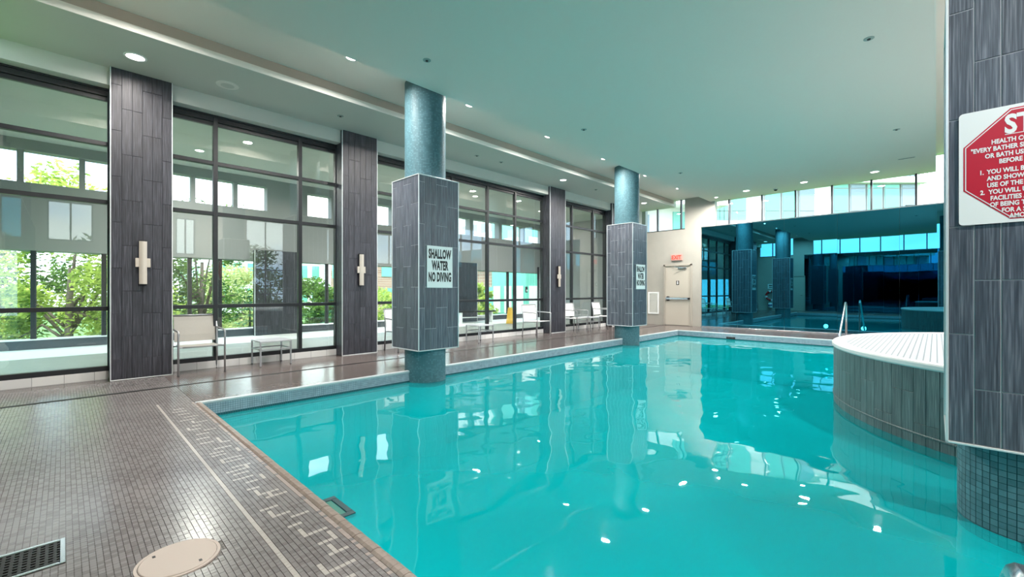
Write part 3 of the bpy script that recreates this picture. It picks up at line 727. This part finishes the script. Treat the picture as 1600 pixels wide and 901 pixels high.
# unseen underwater lamps, added to brighten the water and the ceiling
for x, y, rz, lb in ((-4.6, YN, 0, 'in the near pool wall, left'), (-2.8, YN, 0, 'in the near pool wall, middle'), (-1.0, YN, 0, 'in the near pool wall, right'), (XR, 2.2, PI/2, 'in the right pool wall near the ladder'), (XR, 11.6, PI/2, 'in the right pool wall beyond the tub'), (XR, 13.0, PI/2, 'in the right pool wall near the far end')):
    t_ = thing('underwater_fill_light', 'added round underwater fill light '+lb, 'fill light', (x, y, -.75), rz, group='added underwater fill lights')
    o = MB().lathe([(.11, 0), (.135, .004), (.135, .02), (.11, .022)], n=24, close=False).build('lamp_ring', m_steel, t_); o.rotation_euler = (-PI/2, 0, 0)
    o = MB().lathe([(.11, .006), (.11, .012)], n=24).build('lamp_lens', m_lamp, t_); o.rotation_euler = (-PI/2, 0, 0)
    ld = bpy.data.lights.new('lamp_light', 'AREA'); ld.shape = 'DISK'; ld.size = .22; ld.energy = POOL_FILL_W; ld.color = (1, .99, .96)
    lo = bpy.data.objects.new('lamp_light', ld); COL.objects.link(lo); lo.parent = t_; lo.location = (0, .03, 0); lo.rotation_euler = (PI/2, 0, 0)

# ------------------------------------------------------------------ wall sconces
for y, z, lb in ((.80, 1.685, 'on the first pilaster'), (4.165, 1.70, 'on the second pilaster'), (10.58, 1.72, 'on the third pilaster')):
    t_ = thing('wall_sconce', 'tall slim beige wall light '+lb, 'wall light', (XF+.004, y, z), PI/2, group='slim wall lights on the pilasters')
    MB().bev((-.065, -.045, -.33), (.065, -.0, .33), .004).build('back_plate', m_dark, t_) if False else MB().bev((-.045, -.05, -.325), (.045, -.0, .325), .004).build('back_box', m_dark, t_)
    mb = MB(); n_ = 8; P_ = []
    for k in range(n_+1):
        x_ = -.045+.09*k/n_; yy = -.060-.018*math.cos((k/n_-.5)*PI)
        P_ += [(x_, yy, -.31), (x_, yy, .31)]
    nn = len(P_); P_ += [(x_, -.045, z_) for x_, _, z_ in P_]
    Fc = [(2*k, 2*k+2, 2*k+3, 2*k+1) for k in range(n_)]+[(0, 1, nn+1, nn), (nn-2, 2*nn-2, 2*nn-1, nn-1)]
    Fc += [tuple([2*k for k in range(n_+1)]+[nn+2*k for k in range(n_, -1, -1)]), tuple([2*k+1 for k in range(n_+1)]+[nn+2*k+1 for k in range(n_, -1, -1)])]
    mb.poly(P_, Fc).build('diffuser', m_scw, t_)
    MB().bev((-.085, -.055, -.065), (.085, -.03, .065), .004).build('bracket', m_scw, t_)

# ------------------------------------------------------------------ furniture
def arc(c, r, a0, a1, n=5): return [(c[0]+r*math.cos(a0+(a1-a0)*k/n), c[1], c[2]+r*math.sin(a0+(a1-a0)*k/n)) for k in range(n+1)]
def make_chair(label, sl):
    """faces +X; footprint x -.30..+.30, y -.31..+.31"""
    t_ = thing('lounge_chair', label, 'chair', group='silver framed mesh armchairs')
    for sy in (-1, 1):
        y = sy*.295
        pts = [(.285, y, 0), (.285, y, .62)]+arc((.25, y, .63), .035, 0, PI/2, 4)+[(-.24, y, .68)]
        MB().tube(pts, .014, 8).build('arm_rail', m_alu, t_, smooth=True)
        MB().tube([(-.27, y, 0), (-.235, y, .42), (-.245, y, .60), (-.30, y, .885)], .014, 8).build('back_leg', m_alu, t_, smooth=True)
        MB().tube([(.275, sy*.25, .425), (-.235, sy*.25, .40)], .013, 8).build('seat_rail', m_alu, t_, smooth=True)
        MB().lathe([(.017, 0), (.017, .012)], (.285, y, 0), 10).build('foot', m_rubber, t_)
        MB().lathe([(.017, 0), (.017, .012)], (-.27, y, 0), 10).build('foot', m_rubber, t_)
        MB().tube([(.285, sy*.295, .425), (.275, sy*.25, .425)], .011, 6).build('seat_bracket', m_alu, t_)
    mb = MB(); mb.tube([(.265, -.295, .425), (.265, .295, .425)], .012, 8); mb.tube([(-.235, -.295, .40), (-.235, .295, .40)], .012, 8); mb.build('cross_rail', m_alu, t_, smooth=True)
    MB().tube([(-.302, -.295, .885), (-.302, .295, .885)], .012, 8).build('top_rail', m_alu, t_, smooth=True)
    # slings with a slight sag and thickness
    def sling(pts, hw, th, name, sag):
        P_ = []; m_ = 7
        for i in range(m_):
            v = -1+2*i/(m_-1)
            for x, z, nx_, nz_ in pts:
                s_ = sag*(1-v*v); P_ += [(x-nx_*s_, v*hw, z-nz_*s_)]
        n_ = len(pts); k0 = len(P_)
        P_ += [(x-th*pts[i % n_][2], y_, z-th*pts[i % n_][3]) for i, (x, y_, z) in enumerate(P_[:k0])]
        Fc = []
        for i in range(m_-1):
            for j in range(n_-1):
                a = i*n_+j; Fc += [(a, a+1, a+n_+1, a+n_), (k0+a, k0+a+n_, k0+a+n_+1, k0+a+1)]
        for j in range(n_-1): Fc += [(j, k0+j, k0+j+1, j+1), ((m_-1)*n_+j, (m_-1)*n_+j+1, k0+(m_-1)*n_+j+1, k0+(m_-1)*n_+j)]
        for i in range(m_-1): Fc += [(i*n_, (i+1)*n_, k0+(i+1)*n_, k0+i*n_), (i*n_+n_-1, k0+i*n_+n_-1, k0+(i+1)*n_+n_-1, (i+1)*n_+n_-1)]
        MB().poly(P_, Fc).build(name, sl, t_, smooth=False)
    sling([(.275, .442, 0, 1), (.15, .43, 0, 1), (0, .422, 0, 1), (-.13, .42, 0, 1), (-.22, .425, 0, 1)], .25, .006, 'seat', .006)
    sling([(-.235, .47, .98, .15), (-.245, .58, .98, .15), (-.268, .70, .97, .2), (-.29, .80, .97, .2), (-.302, .875, .97, .2)], .272, .006, 'backrest', .003)
    return t_
def make_table(label):
    t_ = thing('side_table', label, 'side table', group='silver side tables by the windows')
    h = .25
    MB().bev((-h, -h, .405), (h, h, .43), .004).build('table_top', m_table, t_)
    for sx in (-1, 1):
        for sy in (-1, 1):
            MB().bev((sx*.238-.012, sy*.238-.012, .008), (sx*.238+.012, sy*.238+.012, .405), .002).build('leg', m_alu, t_)
            MB().lathe([(.015, 0), (.015, .01)], (sx*.238, sy*.238, 0), 10).build('foot', m_rubber, t_)
        MB().bev((sx*.238-.009, -.226, .27), (sx*.238+.009, .226, .292), .002).build('stretcher', m_alu, t_)
        MB().bev((-.226, sx*.238-.009, .27), (.226, sx*.238+.009, .292), .002).build('stretcher', m_alu, t_)
    return t_
c0 = make_chair('beige mesh armchair in front of the window beside the first pilaster', m_sling); c0.location = (-8.33, 1.475, 0)
cw = make_chair('white mesh armchair half hidden behind the near column', m_slingw); cw.location = (-8.28, 5.13, 0)
for (x, y, rz, lb) in ((-8.13, 9.35, 0, 'white mesh armchair just left of the third pilaster'), (-8.20, 11.30, 0, 'white mesh armchair just right of the third pilaster'), (-8.20, 12.95, .15, 'white mesh armchair partly hidden by the far column')):
    c = copy_tree(cw); c.location = (x, y, 0); c.rotation_euler = (0, 0, rz); c['label'] = lb
tb = make_table('square side table beside the beige armchair'); tb.location = (-8.34, 2.53, 0)
for (x, y, lb) in ((-8.27, 7.33, 'square side table right of the near column'), (-8.22, 12.08, 'square side table between two white armchairs')):
    c = copy_tree(tb); c.location = (x, y, 0); c['label'] = lb

# ------------------------------------------------------------------ outer winter terrace beyond the windows
XO = -14.2
t_ = thing('terrace_floor', 'pale terrace floor beyond the windows', 'floor'); t_['kind'] = 'structure'
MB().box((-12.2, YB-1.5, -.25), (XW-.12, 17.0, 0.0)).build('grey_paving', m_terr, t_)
MB().box((XO-.3, YB-1.5, -.25), (-12.2, 17.0, .004)).build('white_floor_strip', m_terrw, t_)  # outer strip of the terrace floor, coloured white
sbox('ceiling_terrace', (XO-.3, YB-1.5, 4.55), (XW-.3, 17.0, 5.1), m_ceil_s, 'pale ceiling over the terrace', 'ceiling')
UP = [(-1.1, -.72), (-.60, .22), (.36, 1.35), (1.75, 2.33), (2.44, 3.3), (3.42, 4.15), (5.3, 6.05), (7.45, 8.25), (8.4, 9.2), (10.9, 11.9), (12.1, 13.6), (13.8, 15.2), (15.35, 16.6)]
mb = MB(); mb.box((XO-.15, YB-1.5, 2.16), (XO+.15, 17, 3.62)); mb.box((XO-.15, YB-1.5, 4.32), (XO+.15, 17, 5.1)); mb.box((XO-.45, YB-1.5, 2.16), (XO-.15, 17, 2.42))
yp = YB-1.5
for a, b in UP:
    if a-yp > .14: mb.box((XO-.15, yp, 3.62), (XO+.15, a, 4.32))
    yp = b
mb.box((XO-.15, yp, 3.62), (XO+.15, 17, 4.32))
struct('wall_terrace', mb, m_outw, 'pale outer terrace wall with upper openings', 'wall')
w = thing('window_9', 'outer terrace glazing with dark mullions', 'window'); w['kind'] = 'structure'
MB().box((XO-.12, YB-1.5, 0), (XO+.10, 17, .20)).build('plinth', pbr('dark_plinth', rgb(78, 84, 92), .5), w)
MB().box((XO-.14, YB-1.5, .20), (XO+.14, 17, .225)).build('plinth_cap', m_white, w)
for y in (-.47, .66, 2.32, 3.0, 5.95, 7.2, 8.5, 9.8, 12.98, 14.3): MB().bev((XO-.05, y-.045, .22), (XO+.05, y+.045, 2.16), .003).build('mullion', m_frame, w)
for y in (-.66, .29, 2.385, 3.36, 13.7, 15.28): MB().bev((XO-.1, y-.05, 3.62), (XO+.1, y+.05, 4.32), .003).build('upper_mullion', m_outw, w)
for a, b in ((YB-1.5, 3.0), (3.0, 8.5), (8.5, 12.98), (12.98, 17)): MB().box((XO-.01, a, .22), (XO, b, 2.16)).build('pane', m_glass, w)
DP = ['dark tiled pier of the outer terrace seen through the window by the side table', 'dark tiled pier of the outer terrace right of the near column', 'dark tiled pier at the far end of the outer terrace']
for (a, b), lb in zip(((3.77, 5.05), (11.0, 12.16), (16.2, 16.83)), DP):
    t_ = thing('terrace_pier', lb, 'pier', (XO, (a+b)/2, 0), group='dark piers of the outer terrace')
    hw = (b-a)/2
    MB().box((.155, -hw+.01, 0), (.33, hw-.01, 2.45)).build('core', m_groutd, t_)
    tile_face(t_, .33, -hw+.01, PI/2, 2*hw-.02, .01, 2.44, m_tile, .20, .8, 2.2)
    MB().bev((.325, -hw, 0), (.345, -hw+.015, 2.45), .002).build('corner_trim', m_trim, t_); MB().bev((.325, hw-.015, 0), (.345, hw, 2.45), .002).build('corner_trim', m_trim, t_)
mb = MB(); mb.box((XO-.3, 17.0, -.25), (XW-.1, 17.2, 5.1)); struct('wall_terrace_far', mb, m_outw, 'pale end wall of the terrace', 'wall')
mb = MB(); mb.box((-13.55, 16.85, .0), (-13.1, 17.0, 2.4)); struct('trim_4', mb, m_frame, 'dark recess in the terrace end wall', 'trim')
# glazed screen at the near end
w = thing('window_10', 'glass screen closing the near end of the terrace', 'window'); w['kind'] = 'structure'
MB().box((XO, YB-.9, 0), (XW-.2, YB-.88, 2.16)).build('pane', m_glass_g, w)
MB().box((XO, YB-.95, 2.16), (XW-.2, YB-.8, 5.1)).build('screen_header', m_outw, w)
for x in (-13.2, -12.0, -10.6): MB().bev((x-.03, YB-.95, 0), (x+.03, YB-.82, 2.16), .003).build('mullion', m_frame, w)
# terrace lights
for k, (x, y) in enumerate(((-12.3, 2.2), (-11.2, 6.0), (-11.4, 9.9), (-11.6, 13.6))):
    lamp(x, y, 4.55, ORD[k]+' downlight in the terrace ceiling beyond the windows', power=.8, group='terrace downlights')
# wet floor sign
t_ = thing('wet_floor_sign', 'yellow folding wet floor sign on the terrace', 'floor sign', (-12.06, 12.29, .004), .7)
for s_, nm in ((1, 'front_panel'), (-1, 'rear_panel')):
    mb = MB(); P_ = [(-.15, s_*.16, 0), (.15, s_*.16, 0), (.085, s_*.015, .62), (-.085, s_*.015, .62)]; P_ += [(x, y-s_*.012, z) for x, y, z in P_]
    mb.poly(P_, [(0, 1, 2, 3), (7, 6, 5, 4), (0, 4, 5, 1), (1, 5, 6, 2), (2, 6, 7, 3), (3, 7, 4, 0)]).build(nm, m_yellow, t_)
MB().tube([(-.04, 0, .62), (-.03, 0, .66), (.03, 0, .66), (.04, 0, .62)], .008, 6).build('handle', m_yellow, t_)
# bench on the terrace
t_ = thing('terrace_bench', 'low bench with black top and pale legs on the terrace', 'bench', (-13.3, 11.55, .004), PI/2-.2)
MB().bev((-.85, -.2, .43), (.85, .2, .48), .005).build('bench_top', m_black, t_)
for x in (-.7, .7): MB().bev((x-.03, -.17, 0), (x+.03, .17, .43), .004).build('leg', m_white, t_)
MB().bev((-.67, -.02, .2), (.67, .02, .24), .004).build('stretcher', m_white, t_)
t_ = thing('terrace_wall_light', 'small grey wall light on the white terrace wall', 'wall light', (XO+.17, 15.4, 1.35))
MB().bev((-.02, -.06, -.14), (.04, .06, .14), .008).build('light_body', m_rubber, t_); MB().bev((.04, -.045, -.1), (.05, .045, .0), .004).build('light_lens', m_white, t_)

# ------------------------------------------------------------------ outside: ground, trees, buildings
sbox('ground', (-120, -80, -2.4), (60, 130, -2.0), m_grass, 'lawn around the building', 'ground')
def tree(x, y, z0, rx, rz_, zc, n, mi, label, sz=.13, seed=1, trunk=.11, dens=.5):
    r = random.Random(seed); t_ = thing('tree', label, 'tree', (x, y, z0), group='trees beyond the terrace')
    mb = MB(); blobs = [(r.uniform(-1, 1)*rx*.75, r.uniform(-1, 1)*rx*.75, zc+r.uniform(-1, 1)*rz_*.8, r.uniform(.16, .34)*rx) for _ in range(44)]
    blobs = [b for b in blobs if (b[0]/rx)**2+(b[1]/rx)**2+((b[2]-zc)/rz_)**2 < 1.0]
    for k in range(n):
        bx, by, bz, br = r.choice(blobs)
        d = Vector((r.gauss(0, 1), r.gauss(0, 1), r.gauss(0, 1))).normalized()*br*r.random()**.4
        c = Vector((bx, by, bz))+d; a = Vector((r.gauss(0, 1), r.gauss(0, 1), r.gauss(0, .5))).normalized(); b = a.orthogonal().normalized()
        s_ = sz*r.uniform(.6, 1.3)
        mb.poly([c-a*s_, c+b*s_*.45, c+a*s_, c-b*s_*.45], [(0, 1, 2, 3)])
    mb.build('foliage', m_leaf[mi], t_, kind='stuff')
    tk = MB(); tk.tube([(0, 0, 0), (.05, 0, zc*.4), (0, .05, zc)], [trunk, trunk*.8, trunk*.5], 8)
    for b in blobs[:9]: tk.tube([(0, 0, zc*r.uniform(.25, .7)), (b[0]*.5, b[1]*.5, (b[2]+zc*.6)/2), (b[0], b[1], b[2])], [trunk*.45, trunk*.3, trunk*.12], 5)
    tk.build('trunk', m_bark, t_, smooth=True); return t_
def spruce(x, y, z0, h, rad, label, seed):
    r = random.Random(seed); t_ = thing('spruce', label, 'tree', (x, y, z0), group='spruces beyond the terrace'); mb = MB()
    lv = int(h/.22)
    for j in range(lv):
        z = h*(j+.5)/lv; R_ = rad*(1-z/h)+.08; nb = max(5, int(R_*16))
        for i in range(nb):
            a = 2*PI*i/nb+r.uniform(-.2, .2); L = R_*r.uniform(.8, 1.1)
            for q in range(7):
                f = (q+.5)/7; c = Vector((math.cos(a)*L*f, math.sin(a)*L*f, z-.22*f*L+r.uniform(-.03, .03)))
                d = Vector((math.cos(a+r.uniform(-.9, .9)), math.sin(a+r.uniform(-.9, .9)), r.uniform(-.2, .25)))*.13; s_ = d.cross(Vector((0, 0, 1)))*.35
                mb.poly([c-d, c+s_, c+d, c-s_], [(0, 1, 2, 3)])
    mb.build('needles', m_leaf[3], t_, kind='stuff'); MB().tube([(0, 0, 0), (0, 0, h*.95)], [.08, .01], 6).build('trunk', m_bark, t_)
tree(-19.5, .1, -1.3, 3.0, 3.0, 3.3, 15000, 0, 'large leafy yellow-green tree left of the first pilaster', .085, 11, .13)
tree(-22.5, -1.8, -1.3, 3.0, 2.6, 3.2, 5000, 1, 'dark tree behind the large yellow-green one at far left', .10, 12)
tree(-20.5, 3.7, -1.3, 2.1, 3.2, 3.7, 6500, 1, 'sparse dark green tree behind the near chair window', .08, 13)
tree(-26.5, 6.6, -1.3, 2.6, 2.0, 2.0, 9000, 2, 'pale yellow-green round tree seen above the side table', .09, 14)
tree(-25.0, 10.2, -1.3, 2.1, 1.7, 1.7, 4500, 1, 'bushy green tree left of the second pilaster', .13, 15)
tree(-27, 13.6, -1.3, 2.6, 1.6, 1.4, 4500, 0, 'light green bush seen left of the near column', .13, 16)
tree(-18.6, 15.9, -1.3, 1.3, 1.6, 1.6, 3500, 0, 'slim bright green tree beyond the terrace bench', .11, 17)
tree(-24, -6, -1.3, 3.5, 3, 3, 4500, 1, 'broad dark tree at the far left edge', .16, 18)
spruce(-18.6, 4.9, -1.3, 2.5, 1.5, 'blue-green spruce behind the side table', 21)
spruce(-19.2, 8.3, -1.3, 2.3, 1.4, 'blue-green spruce behind the right pane of the second bay', 22)
spruce(-18.9, 2.8, -1.3, 1.9, 1.3, 'small spruce low behind the near chair', 23)
for k, (x, y, s_) in enumerate(((14, 6.5, 31), (16, 10, 32), (13.5, 2, 33))):
    tree(x, y, -1.3, 2.6, 2.6, 3.2, 3000, 1, ORD[k]+' tree outside the right hand wall', .17, s_)
# apartment block beyond the far wall: facade parallel to the picture plane
Fv = Vector((-math.sin(math.radians(44.21)), math.cos(math.radians(44.21)), 0)); Rv = Vector((math.cos(math.radians(44.21)), math.sin(math.radians(44.21)), 0))
base = Fv*30+Rv*21
t_ = thing('apartment_building', 'white apartment building with teal glazing seen above the far mirror', 'building', (base.x, base.y, -1.3), math.radians(44.21))
MB().box((-8.5, .30, 0), (7.4, 9, 22)).build('wall', m_bwhite, t_)
for k in range(7):
    z = 1.4+k*3.0
    MB().box((-9.0, -.25, z+2.62), (7.6, .30, z+3.0)).build('floor_slab', m_bwhite, t_)
    if k in (1, 2, 3):
        for i in range(13):
            x = -8.2+i*1.18
            if i in (0, 3, 7): continue
            f_ = MB(); f_.box((x, .20, z), (x+1.10, .32, z+2.6)); fo = f_.build('window', m_outw, t_)
            for a, b in ((.75, 2.25), (.06, .68), (2.32, 2.56)):
                MB().box((x+.06, .17, z+a), (x+1.04, .21, z+b)).build('pane', m_bglass if i % 3 else m_bglass2, fo)
        for x0, x1 in ((-8.9, -6.2), (5.9, 7.5)):
            rl = MB(); rl.box((x0, -.24, z+1.0), (x1, -.20, z+1.06)); 
            for q in range(int((x1-x0)/.3)+1): rl.box((x0+q*.3, -.23, z), (x0+q*.3+.03, -.21, z+1.0))
            ro = rl.build('balcony_rail', m_rubber, t_)
# block behind the left clerestory of the far wall
b2 = Fv*24+Rv*8.2
t_ = thing('stair_building', 'white building with angled balcony rail seen left of the grey pier', 'building', (b2.x, b2.y, -1.3), math.radians(52))
MB().box((-2.5, .2, 0), (3.2, 6, 16)).build('wall', m_bwhite, t_)
for k in range(4):
    z = 1.6+k*3; MB().box((-2.6, -1.0, z+2.6), (3.4, .2, z+2.95)).build('balcony_slab', m_bwhite, t_)
    rl = MB(); rl.box((.4, -.98, z+3.9), (3.4, -.93, z+3.97))
    for q in range(11): rl.box((.4+q*.3, -.97, z+2.95), (.43+q*.3, -.94, z+3.9))
    rl.build('balcony_rail', m_rubber, t_)
    MB().box((-1.8, .15, z+.3), (-.6, .21, z+2.2)).build('window', m_bglass2, t_); MB().box((.8, .15, z+.1), (2.6, .21, z+2.4)).build('window', m_bglass, t_)
def block(x, y, w_, d_, h_, label, m, nx_, nz_, rz=0, gl=None):
    t_ = thing('distant_building', label, 'building', (x, y, -1.3), rz); MB().box((-w_/2, -d_/2, 0), (w_/2, d_/2, h_)).build('wall', m, t_)
    for face in (0, 1):
        for i in range(nx_):
            for k in range(nz_):
                z = 1.2+k*3.0
                if face == 0:
                    s_ = w_/nx_; x0 = -w_/2+i*s_+s_*.2; MB().box((x0, -d_/2-.06, z), (x0+s_*.6, -d_/2+.02, z+1.7)).build('window', gl or m_bglass, t_)
                else:
                    s_ = d_/nx_; y0 = -d_/2+i*s_+s_*.2; MB().box((w_/2-.02, y0, z), (w_/2+.06, y0+s_*.6, z+1.7)).build('window', gl or m_bglass, t_)
    MB().box((-w_/2-.2, -d_/2-.2, h_), (w_/2+.2, d_/2+.2, h_+.4)).build('parapet', m_bwhite, t_)
block(-50, 29, 12, 10, 8.5, 'distant brick building seen left of the near column', m_brick, 4, 3)
block(-29, 27.5, 9, 8, 4.4, 'low brick building behind the terrace bench', m_brick, 4, 1)
block(-60, 60, 16, 14, 34, 'tall white tower seen in the clerestory right of the near column', m_bwhite, 6, 11, 0, m_bglass2)
block(-19.3, 21.5, 3.0, 4, 8, 'white block with teal glass behind the wet floor sign', m_bglass, 3, 2, 0, m_bwhite)
block(-70, 18, 22, 12, 7, 'long pale distant building on the horizon', m_bwhite, 8, 2)
